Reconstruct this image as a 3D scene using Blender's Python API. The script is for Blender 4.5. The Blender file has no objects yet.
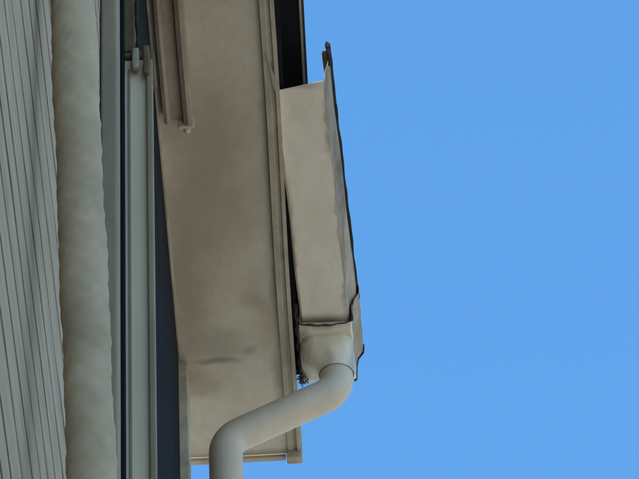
import bpy, bmesh, math, random
from mathutils import Vector, Matrix
random.seed(4)
H = 8.312
SC = bpy.context.scene

# ------------------------------------------------------------------ materials
def paint(name, base, dirt, amount=0.5, scale=3.0, rough=0.6, bump=0.0, bscale=60.0,
          stretch=(1,1,1), spec=0.3, fine=0.12, extra=None):
    m = bpy.data.materials.new(name); m.use_nodes = True
    nt = m.node_tree; N = nt.nodes; L = nt.links
    b = N['Principled BSDF']
    b.inputs['Roughness'].default_value = rough
    b.inputs['Specular IOR Level'].default_value = spec
    tc = N.new('ShaderNodeTexCoord'); mp = N.new('ShaderNodeMapping')
    mp.inputs['Scale'].default_value = stretch
    L.new(tc.outputs['Object'], mp.inputs['Vector'])
    n1 = N.new('ShaderNodeTexNoise'); n1.inputs['Scale'].default_value = scale
    n1.inputs['Detail'].default_value = 8; n1.inputs['Roughness'].default_value = 0.66
    L.new(mp.outputs[0], n1.inputs['Vector'])
    r = N.new('ShaderNodeValToRGB')
    r.color_ramp.elements[0].position = 0.36; r.color_ramp.elements[0].color = (0,0,0,1)
    r.color_ramp.elements[1].position = 0.66; r.color_ramp.elements[1].color = (1,1,1,1)
    L.new(n1.outputs['Fac'], r.inputs['Fac'])
    mul = N.new('ShaderNodeMath'); mul.operation = 'MULTIPLY'; mul.inputs[1].default_value = amount
    L.new(r.outputs['Color'], mul.inputs[0])
    mx = N.new('ShaderNodeMix'); mx.data_type = 'RGBA'
    mx.inputs['A'].default_value = (*base, 1); mx.inputs['B'].default_value = (*dirt, 1)
    L.new(mul.outputs[0], mx.inputs['Factor'])
    n2 = N.new('ShaderNodeTexNoise'); n2.inputs['Scale'].default_value = bscale
    n2.inputs['Detail'].default_value = 5
    L.new(mp.outputs[0], n2.inputs['Vector'])
    mr = N.new('ShaderNodeMapRange'); mr.inputs['From Min'].default_value = .25; mr.inputs['From Max'].default_value = .75
    mr.inputs['To Min'].default_value = 1 - fine; mr.inputs['To Max'].default_value = 1 + fine
    L.new(n2.outputs['Fac'], mr.inputs['Value'])
    vm = N.new('ShaderNodeVectorMath'); vm.operation = 'SCALE'
    L.new(mx.outputs['Result'], vm.inputs[0]); L.new(mr.outputs[0], vm.inputs['Scale'])
    out = vm.outputs[0]
    if extra: out = extra(nt, tc, out)
    L.new(out, b.inputs['Base Color'])
    if bump > 0:
        bp = N.new('ShaderNodeBump'); bp.inputs['Strength'].default_value = bump
        bp.inputs['Distance'].default_value = 0.004
        L.new(n2.outputs['Fac'], bp.inputs['Height']); L.new(bp.outputs[0], b.inputs['Normal'])
    return m

def stain(nt, tc, cx, cy, rx, ry, strength, colr, col_in, distort=0.05, inner=.1, nscale=7):
    N, L = nt.nodes, nt.links
    nz = N.new('ShaderNodeTexNoise'); nz.inputs['Scale'].default_value = nscale; nz.inputs['Detail'].default_value = 6
    L.new(tc.outputs['Object'], nz.inputs['Vector'])
    sb = N.new('ShaderNodeVectorMath'); sb.operation = 'SUBTRACT'; sb.inputs[1].default_value = (.5,.5,.5)
    L.new(nz.outputs['Color'], sb.inputs[0])
    sc = N.new('ShaderNodeVectorMath'); sc.operation = 'SCALE'; sc.inputs['Scale'].default_value = distort*4
    L.new(sb.outputs[0], sc.inputs[0])
    ad = N.new('ShaderNodeVectorMath'); ad.operation = 'ADD'
    L.new(tc.outputs['Object'], ad.inputs[0]); L.new(sc.outputs[0], ad.inputs[1])
    mp = N.new('ShaderNodeMapping')
    mp.inputs['Scale'].default_value = (1/rx, 1/ry, 0)
    mp.inputs['Location'].default_value = (-cx/rx, -cy/ry, 0)
    L.new(ad.outputs[0], mp.inputs['Vector'])
    ln = N.new('ShaderNodeVectorMath'); ln.operation = 'LENGTH'
    L.new(mp.outputs[0], ln.inputs[0])
    mr = N.new('ShaderNodeMapRange'); mr.interpolation_type = 'SMOOTHSTEP'
    mr.inputs['From Min'].default_value = 1.0; mr.inputs['From Max'].default_value = inner
    mr.inputs['To Min'].default_value = 0; mr.inputs['To Max'].default_value = strength
    L.new(ln.outputs['Value'], mr.inputs['Value'])
    mx = N.new('ShaderNodeMix'); mx.data_type = 'RGBA'
    L.new(mr.outputs[0], mx.inputs['Factor']); L.new(col_in, mx.inputs['A'])
    mx.inputs['B'].default_value = (*colr, 1)
    return mx.outputs['Result']
def soffit_extra(nt, tc, col):
    c = stain(nt, tc, .12, 6.45, .19, .62, .68, (.26,.18,.105), col, .03)
    c = stain(nt, tc, .03, 6.80, .10, .50, .50, (.24,.17,.10), c, .03)
    c = stain(nt, tc, .10, 5.75, .3, .35, .45, (.22,.16,.10), c, .04)
    c = stain(nt, tc, .22, 6.95, .07, .22, .48, (.23,.165,.10), c, .04)
    c = stain(nt, tc, .10, 7.115, .085, .020, .60, (.13,.095,.06), c, .018)
    c = stain(nt, tc, .11, 7.06, .10, .09, .35, (.20,.15,.095), c, .03)
    c = stain(nt, tc, .17, 7.085, .03, .03, .35, (.15,.11,.075), c, .02)
    c = stain(nt, tc, .05, 7.19, .07, .08, .50, (.22,.16,.10), c, .03)
    c = stain(nt, tc, .25, 7.20, .03, .16, .50, (.17,.125,.08), c, .02)
    c = stain(nt, tc, .255, 6.7, .024, .9, .50, (.17,.125,.08), c, .014)
    c = stain(nt, tc, .16, 7.455, .2, .02, .45, (.2,.15,.10), c, .01)
    return c
def gutter_extra(nt, tc, col):
    c = stain(nt, tc, .405, 6.33, .024, .17, .85, (.13,.10,.07), col, .012, .2, 18)
    c = stain(nt, tc, .412, 6.60, .016, .22, .60, (.22,.165,.115), c, .008, .2, 18)
    c = stain(nt, tc, .420, 6.88, .016, .14, .65, (.20,.15,.105), c, .008, .2, 18)
    c = stain(nt, tc, .292, 6.75, .014, .35, .60, (.22,.165,.115), c, .008, .2, 16)
    c = stain(nt, tc, .36, 6.985, .09, .03, .65, (.20,.15,.105), c, .010, .1, 14)
    c = stain(nt, tc, .30, 7.06, .032, .12, .75, (.12,.09,.06), c, .012, .15, 18)
    c = stain(nt, tc, .42, 7.10, .018, .10, .5, (.2,.15,.105), c, .010, .1, 18)
    c = stain(nt, tc, .34, 6.21, .07, .018, .5, (.26,.2,.14), c, .008, .1, 14)
    return c

M_soffit = paint('soffit_paint', (.57,.485,.36), (.40,.32,.22), .65, 2.6, .7, .15, 45, (1,.6,1), .2, .07, soffit_extra)
M_trim   = paint('trim_paint', (.50,.41,.295), (.20,.15,.10), .75, 9, .7, .1, 60, (1,.4,1), .15, .08)
M_chan   = paint('channel_paint', (.35,.27,.19), (.16,.115,.075), .7, 7, .7, .1, 60, (1,.5,1), .15, .08)
M_gutter = paint('gutter_paint', (.70,.60,.455), (.50,.405,.29), .5, 7, .55, .05, 50, (1,.4,1), .25, .05, gutter_extra)
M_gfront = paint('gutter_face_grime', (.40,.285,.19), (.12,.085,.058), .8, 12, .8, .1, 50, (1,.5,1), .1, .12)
M_gdark  = paint('lip_grime_and_crack_dark', (.025,.021,.018), (.06,.045,.032), .5, 25, .9, .3, 90, spec=.05)
M_pipe   = paint('downspout_paint', (.59,.455,.335), (.43,.325,.23), .5, 6, .55, .03, 50, (1,1,.4), .2, .05)
M_black  = paint('underlay_and_shadow_black', (.010,.010,.011), (.018,.018,.018), .5, 12, .9, .2, 50, spec=.02)  # roof edge black, also colours the shadow board on the fascia
M_seam   = paint('seam_crack_dark', (.07,.053,.038), (.022,.018,.014), .8, 30, .9, .3, 90, spec=.05)  # dark colour for the shaded split at the sleeve joint
M_shing  = paint('roof_shingles', (.06,.058,.058), (.03,.03,.03), .7, 20, .9, .5, 80)
M_siding = paint('siding_paint', (.42,.315,.215), (.29,.215,.145), .75, 6, .9, .5, 40, (1,.3,3), .03, .18)
M_groove = paint('siding_groove', (.15,.12,.09), (.26,.20,.15), .7, 9, .9, .3, 60, spec=.03)
M_wrap   = paint('pipe_wrap', (.43,.315,.205), (.27,.195,.125), .7, 8, .85, .45, 30, (1,1,.9), .06, .07)
M_grey   = paint('grey_flashing', (.31,.235,.155), (.17,.13,.09), .7, 6, .85, .1, 40, (1,1,.3), .05, .08)
M_frame  = paint('window_frame_paint', (.62,.495,.35), (.40,.315,.22), .5, 5, .7, .05, 40, (1,1,.3), .1, .05)
M_pane = paint('dark_pane_matte', (.018,.017,.018), (.030,.028,.026), .5, 4, .95, .1, 80, spec=.02)  # matte near-black for window glass, reflections left out
M_brown  = paint('casing_brown', (.17,.115,.07), (.08,.055,.035), .6, 9, .9, .2, 40, spec=.05)
M_metal  = paint('galvanised_metal', (.31,.25,.18), (.18,.14,.10), .6, 10, .8, .1, 60, spec=.08)
M_ground = paint('concrete_ground', (.50,.455,.385), (.40,.36,.30), .6, 1.2, .9, .3, 20)
M_debris = paint('debris', (.045,.03,.02), (.55,.48,.38), .5, 130, 1.0, spec=0)

# ------------------------------------------------------------------ helpers
def empty(name):
    e = bpy.data.objects.new(name, None); SC.collection.objects.link(e); return e
def mk(name, verts, faces, mats, parent=None, smooth=False, bevel=0, fm=None, solid=0):
    me = bpy.data.meshes.new(name); me.from_pydata([tuple(v) for v in verts], [], faces); 
    for m in (mats if isinstance(mats, (list, tuple)) else [mats]): me.materials.append(m)
    if fm:
        for p, i in zip(me.polygons, fm): p.material_index = i
    bm = bmesh.new(); bm.from_mesh(me); bmesh.ops.recalc_face_normals(bm, faces=bm.faces); bm.to_mesh(me); bm.free()
    for p in me.polygons: p.use_smooth = smooth
    o = bpy.data.objects.new(name, me); SC.collection.objects.link(o)
    if parent: o.parent = parent
    if solid:
        s = o.modifiers.new('s', 'SOLIDIFY'); s.thickness = solid; s.offset = 0
    if bevel:
        b = o.modifiers.new('b', 'BEVEL'); b.width = bevel; b.segments = 2; b.limit_method = 'ANGLE'
    return o
def box(name, x0, x1, y0, y1, z0, z1, mat, parent=None, bevel=0.002):
    v = [(x,y,z) for x in (x0,x1) for y in (y0,y1) for z in (z0,z1)]
    f = [(0,1,3,2),(4,6,7,5),(0,4,5,1),(2,3,7,6),(0,2,6,4),(1,5,7,3)]
    return mk(name, v, f, mat, parent, False, bevel)
def extrude_y(name, prof, ys, mat, parent=None, closed=True, offs=None, smooth=False, bevel=0, solid=0, wob=0, caps=True):
    n = len(prof); v = []; f = []
    for k, y in enumerate(ys):
        o = offs[k] if offs else (0,0)
        for (x,z) in prof:
            v.append((x+o[0]+random.uniform(-wob,wob), y, z+o[1]+random.uniform(-wob,wob)))
    for k in range(len(ys)-1):
        for i in range(n if closed else n-1):
            j = (i+1) % n
            f.append((k*n+i, k*n+j, (k+1)*n+j, (k+1)*n+i))
    if closed and caps:
        f.append(tuple(range(n))); f.append(tuple((len(ys)-1)*n+i for i in range(n)))
    return mk(name, v, f, mat, parent, smooth, bevel, solid=solid)
def lin(a,b,n): return [a+(b-a)*i/n for i in range(n+1)]
def fillet(pts, rads, seg=10):
    pts = [Vector(p) for p in pts]; out = [pts[0]]
    for i in range(1, len(pts)-1):
        a, p, b = pts[i-1], pts[i], pts[i+1]
        u = (a-p).normalized(); w = (b-p).normalized()
        ang = u.angle(w); r = rads[i-1]
        t = r/math.tan(ang/2)
        c = p + (u+w).normalized()*(r/math.sin(ang/2))
        s = (p+u*t)-c; e = (p+w*t)-c; tot = s.angle(e); ax = s.cross(e).normalized()
        for k in range(seg+1):
            out.append(c + Matrix.Rotation(tot*k/seg, 3, ax) @ s)
    out.append(pts[-1]); return out
def tube(name, path, rad, mat, parent=None, n=40, cap=True, radf=None):
    path = [Vector(p) for p in path]; v=[]; f=[]
    prevn = None
    for i,p in enumerate(path):
        t = (path[min(i+1,len(path)-1)]-path[max(i-1,0)]).normalized()
        if prevn is None:
            a = Vector((0,1,0)) if abs(t.y)<.9 else Vector((1,0,0))
            nn = (a - t*a.dot(t)).normalized()
        else: nn = (prevn - t*prevn.dot(t)).normalized()
        prevn = nn; bn = t.cross(nn)
        for k in range(n):
            q = 2*math.pi*k/n
            r = radf(i, p, q) if radf else rad
            v.append(p + (nn*math.cos(q)+bn*math.sin(q))*r)
    for i in range(len(path)-1):
        for k in range(n):
            f.append((i*n+k, i*n+(k+1)%n, (i+1)*n+(k+1)%n, (i+1)*n+k))
    if cap: f.append(tuple(range(n))); f.append(tuple((len(path)-1)*n+k for k in range(n)))
    return mk(name, v, f, mat, parent, True)

# ------------------------------------------------------------------ house
house = empty('house')
YN, YC, XB = -7.0, 7.18, -7.5
SIDE_END = 4.60
def siding(name, y0, y1, z0, z1, X=0.0, expo=.100, wedge=.0012):
    v=[]; f=[]; fm=[]
    nseg = 60
    ys = lin(y0,y1,nseg)
    z=z0
    while z < z1-1e-4:
        zt=min(z+expo*random.uniform(.85,1.15),z1)
        base=len(v)
        for y in ys:
            w=random.uniform(-.0006,.0006)
            dz=random.uniform(-.005,.005)
            v += [(X-.003,y,z+dz),(X+wedge+w,y,z+.001+dz),(X+wedge+w,y,z+.012+dz),(X,y,zt)]
        for k in range(nseg):
            for j in range(3):
                a=base+k*4+j; f.append((a,a+1,a+5,a+4)); fm.append(1 if j==0 else 0)
        z=zt
    return mk(name, v, f, [M_siding, M_groove], house, False, 0, fm)
siding('lap_siding', YN, SIDE_END, .45, H-.02)
box('wall_core', XB, -.045, YN, YC-.01, 0, H+.02, M_siding, house, 0)
box('foundation', -.045, .01, YN, YC-.01, 0, .44, M_ground, house, .004)
box('corner_board', -.045, .022, YC-.085, YC+.02, .44, H-.012, M_trim, house, .003)
box('corner_board_return', -.16, -.046, YC-.009, YC+.018, .0, H-.012, M_trim, house, .003)
box('bay_panel_lower', -.044, -.012, SIDE_END+.004, YC-.087, .44, 2.4, M_siding, house, .002)
box('window_dark_pane', -.044, .001, 5.28, YC-.088, 2.41, H-.012, M_pane, house, 0)  # stands in for dark glass, made matte so it mirrors no sky
box('window_transom', .002, .010, 5.30, YC-.09, 4.2, 4.26, M_frame, house, .002)
box('casing_panel', -.044, -.004, SIDE_END+.003, 5.14, 2.41, H-.034, M_brown, house, .002)
box('flashing_channel', -.003, .026, 4.67, 4.72, .5, H-.036, M_grey, house, .004)
box('flashing_channel_lip', -.003, .011, 4.735, 4.95, .5, H-.037, M_grey, house, .002)
box('seal_strip', -.003, .006, 5.10, 5.155, 2.4, H-.038, M_black, house, 0)
zt = 1.6+5.675
box('window_jamb', -.003, .055, 5.162, 5.235, 2.4, zt, M_frame, house, .004)
box('window_jamb_bead', .047, .059, 5.150, 5.161, 2.4, zt-.012, M_grey, house, .003)
box('window_jamb_groove', .012, .016, 5.1585, 5.1635, 2.4, zt-.03, M_grey, house, 0)
box('jamb_cap', -.003, .062, 5.155, 5.245, zt+.002, zt+.014, M_brown, house, .003)
box('sash_catch', .020, .034, 5.140, 5.1545, zt-.045, zt+.012, M_metal, house, .004)
box('sash_catch_plate', .042, .054, 5.139, 5.149, zt-.06, zt+.016, M_brown, house, .003)
box('upper_casing', -.003, .026, 5.165, 5.25, zt+.03, H-.037, M_brown, house, .004)
cb=[(.030+.0012*math.sin(k*.8), 5.148, zt+.005+k*.02) for k in range(50) if zt+.005+k*.02 < H-.03]
tube('cable', cb, .004, M_gdark, house, 8, True, lambda i,p,q:.0034+.0008*math.sin(i*2.1))

EO = .262
v=[];f=[]
ys = lin(YN-.3, 7.46, 90); xs = lin(-.05, EO, 8)
for y in ys:
    for x in xs:
        v.append((x,y,H+.0035*math.sin(y*2.1+1)*math.sin(x*9)))
nx=len(xs)
for j in range(len(ys)-1):
    for i in range(nx-1):
        f.append((j*nx+i,j*nx+i+1,(j+1)*nx+i+1,(j+1)*nx+i))
mk('soffit_board', v, f, M_soffit, house, True)
box('gable_soffit', -7.4, -.051, YC+.021, 7.455, H-.002, H+.02, M_soffit, house, 0)
box('frieze_strip', .0015, .0085, SIDE_END+.7, YC-.09, H-.0115, H-.004, M_trim, house, .0015)
fas = [(EO-.010,H-.004),(EO-.010,H-.010),(EO+.002,H-.012),(EO+.006,H-.006),(EO+.012,H-.006),(EO+.014,H-.014),(EO+.023,H-.014),
       (EO+.023,H+.115),(EO+.004,H+.115),(EO+.004,H+.004)]
ys = lin(YN-.3,7.44,120)
extrude_y('fascia', fas, ys, M_trim, house, offs=[(.0016*math.sin(y*5.3),.0015*math.sin(y*7+2)) for y in ys])
box('fascia_end_return', EO-.012, EO+.028, 7.441, 7.468, H-.034, H+.09, M_trim, house, .004)
box('soffit_end_cap', -.05, EO-.014, 7.461, 7.478, H-.012, H+.06, M_trim, house, .003)
mk('fascia_tab', [(EO+.004,6.12,H-.0145),(EO+.014,6.16,H-.0165),(EO+.018,6.225,H-.018),(EO+.010,6.19,H-.016),(EO+.0,6.09,H-.0135)],
   [(0,1,2,3),(0,3,4)], M_trim, house, solid=.0015)
ch = [(.018,H-.004),(.018,H-.030),(.026,H-.034),(.034,H-.030),(.036,H-.022),(.060,H-.020),(.064,H-.036),(.074,H-.042),(.083,H-.040),(.085,H-.034),(.085,H-.004)]
ys = lin(YN,6.28,60)
extrude_y('soffit_channel', ch, ys, M_chan, house, offs=[(.001*math.sin(y*6),0) for y in ys])
box('soffit_channel_end', .050, .087, 6.281, 6.289, H-.044, H-.004, M_trim, house, .003)
tube('channel_end_knob', [(.070,6.296,H-.02),(.070,6.296,H-.044)], .008, M_trim, house, 16)
box('roof_edge_underside', EO+.0235, .340, YN-.3, 7.20, H+.116, H+.150, M_black, house, 0)
box('drip_edge', .3405, .346, YN-.3, 7.20, H+.112, H+.158, M_metal, house, .001)
box('fascia_shadow_board', EO+.0235, EO+.034, YN-.3, 7.19, H+.012, H+.1155, M_black, house, 0)  # added black board: painted shadow that keeps the gap behind the gutter dark
rz=H+.151; px=-3.75; rr=rz+(0.345-px)*.42
mk('roof_slopes', [(.352,YN-.32,rz),(.352,7.205,rz),(px,7.205,rr),(px,YN-.32,rr),(2*px-.352,7.205,rz),(2*px-.352,YN-.32,rz)],
   [(0,1,2,3),(3,2,4,5)], M_shing, house, solid=0)
mk('gable_wall', [(-.05,YC-.012,H+.02),(XB,YC-.012,H+.02),(px,YC-.012,rr-.15),(-.05,YN+.01,H+.02),(XB,YN+.01,H+.02),(px,YN+.01,rr-.15)],
   [(0,1,2),(3,5,4)], M_siding, house)
def window(yc, zc, w, h):
    box('window_glass', .001, .010, yc-w/2, yc+w/2, zc-h/2, zc+h/2, M_pane, house, 0)
    for a,b,c,d in ((yc-w/2-.07,yc-w/2,zc-h/2-.07,zc+h/2+.07),(yc+w/2,yc+w/2+.07,zc-h/2-.07,zc+h/2+.07),
                    (yc-w/2+.001,yc+w/2-.001,zc+h/2,zc+h/2+.07),(yc-w/2+.001,yc+w/2-.001,zc-h/2-.07,zc-h/2),
                    (yc-.02,yc+.02,zc-h/2+.001,zc+h/2-.001)):
        box('window_casing', .002, .032, a,b,c,d, M_frame, house, .003)
window(-2.5,2.0,1.2,1.2); window(-2.5,5.6,1.2,1.2)

# ------------------------------------------------------------------ wrapped vertical pipe on wall
wp = empty('wrapped_pipe')
path=[]; z=.1
while z < H-.05:
    zr=z-1.6
    q=max(-.9,min(.9,(zr-3.55)))
    path.append((.0635-.034*q, 3.53+.002*math.sin(z*9), z)); z+=.006
def wr(i,p,q):
    z=p[2]
    return .0296+.0006*math.sin(z*31+2*math.sin(z*5)+q)+.0007*math.sin(z*17.0-q*2)+.0006*math.sin(z*150+3*math.sin(z*11)+2.5*math.sin(q*2))+.0004*math.sin(z*260+4*math.sin(q*3+z*7))
o=tube('pipe_body', path, .035, M_wrap, wp, 48, True, wr)
for zz in (1.2,2.9,6.9): box('pipe_strap', .0, .10, 3.485,3.575, zz, zz+.03, M_metal, wp, .003)

# ------------------------------------------------------------------ rain gutter
gut = empty('rain_gutter')
YG0, YG1 = 6.215, 7.03
def gsec(s, grow=0, dz=0):
    xb = .276+.030*s; xf=.391+.032*s; xt=.402+.042*s
    zb = H+.0+.001*s; ztp = H+.116-.006*s
    g=grow
    return [(xb+.004-g, zb+.085),(xb-g,zb-g+dz+.004),(xb+.004-g,zb-g+dz),(xf+g-.004,zb-g+dz),(xf+g,zb-g+dz+.004),
            (xf+.002+g,zb+.035),(xf+.007+g,zb+.060),(xt-.002+g,zb+.080),(xt+g,ztp-.010),(xt+g,ztp),(xt-.012+g*.2,ztp+.001),(xt-.013+g*.2,ztp-.006)]
v=[];f=[];fm=[]; K=40
for k in range(K+1):
    s=k/K
    for i,(x,z) in enumerate(gsec(s)):
        y=YG0+(YG1-YG0)*s
        if k==0: y += [-.0,.012,.010,-.014,-.016,-.012,-.006,0,0,.0,0,0][i]
        v.append((x+.0010*math.sin(s*14+i), y, z+.0012*math.sin(s*11+i*.7)))
n=12
for k in range(K):
    for i in range(n-1):
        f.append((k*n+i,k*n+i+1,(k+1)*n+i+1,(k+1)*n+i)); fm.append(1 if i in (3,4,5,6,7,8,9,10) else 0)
mk('channel', v, f, [M_gutter,M_gfront], gut, False, 0, fm, solid=.0016)
lp=[]
for k in range(120):
    s=k/119; x,z=gsec(s)[9]; lp.append((x+.0020+.0005*math.sin(k*.31),YG0+(YG1-YG0)*s,z-.002+.0007*math.sin(k*.47)))
tube('rolled_lip', lp, .0042, M_gdark, gut, 10, True, lambda i,p,q:.0046+.0005*math.sin(i*.5)+.0006*math.sin(i*.17)+.0003*random.random())
x0,z0=gsec(0)[9]
tube('torn_lip', [(x0+.002,YG0+.004,z0-.045),(x0+.001,YG0-.004,z0-.005),(x0-.001,YG0-.008,z0+.012),(x0-.002,YG0-.01,z0+.020)], .004, M_gdark, gut, 8, True,
     lambda i,p,q:[.003,.0055,.0065,.003][i]*(1+.15*math.sin(q*3)))
tube('torn_lip_nail', [(x0-.005,YG0-.008,z0+.000),(x0+.004,YG0-.012,z0+.004)], .003, M_gdark, gut, 8)
v=[];f=[];fm=[]; Y0,Y1=6.985,7.195; KK=8
for k in range(KK+1):
    s=k/KK; y=Y0+(Y1-Y0)*s
    gs=gsec(.96+.15*s, .005+.002*(1 if k==0 else 0), -.006-.004*math.sin(s*3.1))
    for i,(x,z) in enumerate(gs):
        if i<3: x-=.002+.004*s
        yy=y+(.004*math.sin(i*2.2) if k==0 else 0)
        v.append((x+.0012*math.sin(k*2+i),yy,z+.0012*math.sin(k*1.7+i*2)))
for k in range(KK):
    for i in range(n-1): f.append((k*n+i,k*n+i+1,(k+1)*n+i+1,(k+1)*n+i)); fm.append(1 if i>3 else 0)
f.append(tuple(KK*n+i for i in range(n))); fm.append(0)
mk('outlet_sleeve', v, f, [M_gutter,M_gfront], gut, False, 0, fm, solid=.0018)
gs=gsec(.96,.007,-.006)
sb=[(gs[i][0],Y0-.002,gs[i][1]-.001) for i in range(1,10)]
sb2=[]; sr=[]
for a,b in zip(sb[:-1],sb[1:]):
    m_=22 if abs(a[0]-b[0])>.05 else 4
    for q in range(m_):
        t=q/m_; p=Vector(a).lerp(Vector(b),t)
        if m_==22: p.y += .010*math.sin(math.pi*t)+.0015*math.sin(t*23); p.z-=.0005
        front = p.z > H+.01
        sb2.append(tuple(p)); sr.append(.0011 if front else (.0034-.0020*t if m_==22 else .0025))
tube('sleeve_seam', sb2, .0024, M_seam, gut, 8, True, lambda i,p,q:sr[i]*(1+.3*math.sin(i*.9)+.15*math.sin(i*2.7)))  # tube paints the darkness of the open split between gutter and sleeve
tube('end_seam', [(x,Y1+.002,z) for (x,z) in gsec(1.11,.006,-.006)[3:10]], .003, M_gdark, gut, 8)
PX,PY=.384,7.10
v=[];f=[]; m=64; lev=10
xL=.299; xR=.428; yA=7.025; yB=7.188
def rect_pt(q):
    c,s=math.cos(q),math.sin(q); k=(abs(c)**5+abs(s)**5)**(-1/5)
    return ((xL+xR)/2+c*k*(xR-xL)/2, (yA+yB)/2+s*k*(yB-yA)/2)
for l in range(lev+1):
    t=l/lev; e=t*t*(3-2*t)
    for k in range(m):
        q=2*math.pi*k/m
        rx,ry=rect_pt(q); cx,cy=PX+.0425*math.cos(q), PY+.0425*math.sin(q)
        dn=.004*math.sin(math.pi*t)*math.sin(q*3+1.3)+.003*math.sin(math.pi*t)*math.sin(q*5)
        v.append((rx*(1-e)+cx*e+dn, ry*(1-e)+cy*e+dn*.6, H-.010-.070*t))
for l in range(lev):
    for k in range(m): f.append((l*m+k,l*m+(k+1)%m,(l+1)*m+(k+1)%m,(l+1)*m+k))
mk('outlet_funnel', v, f, M_gutter, gut, True)
sp=[]
for k in range(40):
    s=k/39; sp.append((EO+.030+.0015*math.sin(k*.8)+.007*s, 6.92+.27*s, H-.008-.004*s+.0015*math.sin(k*1.1)))
tube('dark_crack_line', sp, .004, M_gdark, gut, 8, True, lambda i,p,q:.0040+.0012*math.sin(i*.7)+.0006*math.sin(i*2.6+q))  # dark tube painted in as the shaded crack between outlet and fascia
v=[];f=[]
for _ in range(90):
    c=Vector((EO+.040+random.gauss(0,.006), 7.165+random.gauss(0,.012), H-.024+random.gauss(0,.005)))
    r=random.uniform(.003,.006); b=len(v)
    for _k in range(4): v.append(c+Vector((random.uniform(-r,r),random.uniform(-r,r),random.uniform(-r,r))))
    f += [(b,b+1,b+2),(b,b+1,b+3),(b+1,b+2,b+3)]
mk('leaf_debris', v, f, M_debris, gut)

# ------------------------------------------------------------------ downspout
ds = empty('downspout')
R=.0405
pth=fillet([(PX,PY,H-.055),(PX,PY,H-.132),(.110,PY,H-.276),(.110,PY,.45),(.30,PY,.22)],[.065,.07,.08],14)
tube('pipe', pth, R, M_pipe, ds, 48)
for zz in (6.9,4.8,2.6,.9):
    tube('bracket_ring', [(.110,PY,zz),(.110,PY,zz+.025)], R+.004, M_metal, ds, 40)
    box('bracket_stem', .023,.08,PY-.008,PY+.008,zz+.004,zz+.02,M_metal,ds,.001)

# ------------------------------------------------------------------ ground
mk('ground', [(-400,-400,0),(400,-400,0),(400,400,0),(-400,400,0)], [(0,1,2,3)], M_ground)

# ------------------------------------------------------------------ light
S = Vector((-.06,-.55,.0)); el=math.radians(58)
az = math.atan2(S.x,S.y)
sd = Vector((math.sin(az)*math.cos(el), math.cos(az)*math.cos(el), math.sin(el)))
sl = bpy.data.lights.new('sun','SUN'); sl.energy=4.8; sl.angle=math.radians(.5); sl.color=(1,.945,.86)
so = bpy.data.objects.new('sun',sl); SC.collection.objects.link(so)
so.rotation_euler = (-sd).to_track_quat('-Z','Y').to_euler(); so.location=(0,-10,30)
w = bpy.data.worlds.new('World'); SC.world=w; w.use_nodes=True
nt=w.node_tree; bg=nt.nodes['Background']; sk=nt.nodes.new('ShaderNodeTexSky')
sk.sky_type='NISHITA'; sk.sun_disc=False; sk.sun_elevation=el; sk.sun_rotation=az
sk.air_density=1.0; sk.dust_density=.8; sk.ozone_density=1.5
tint=nt.nodes.new('ShaderNodeVectorMath'); tint.operation='MULTIPLY'; tint.inputs[1].default_value=(.96,1.80,2.2)
nt.links.new(sk.outputs[0],tint.inputs[0])
nt.links.new(tint.outputs[0],bg.inputs[0]); bg.inputs[1].default_value=.15
SC.view_settings.view_transform='Standard'; SC.view_settings.look='None'; SC.view_settings.exposure=0

# ------------------------------------------------------------------ camera
cam=bpy.data.cameras.new('camera'); co=bpy.data.objects.new('camera',cam); SC.collection.objects.link(co)
cam.sensor_width=36; cam.lens=36*4000/639; cam.clip_end=2000; cam.clip_start=.05
e=math.radians(45); rho=.052
fwd=Vector((0,math.cos(e),math.sin(e))); r0=Vector((1,0,0)); u0=Vector((0,-math.sin(e),math.cos(e)))
right = r0*math.cos(rho)-u0*math.sin(rho)
up = u0*math.cos(rho)+r0*math.sin(rho)
mat=Matrix((right,up,-fwd)).transposed().to_4x4(); mat.translation=Vector((.36,0,1.6))
co.matrix_world=mat
SC.camera=co
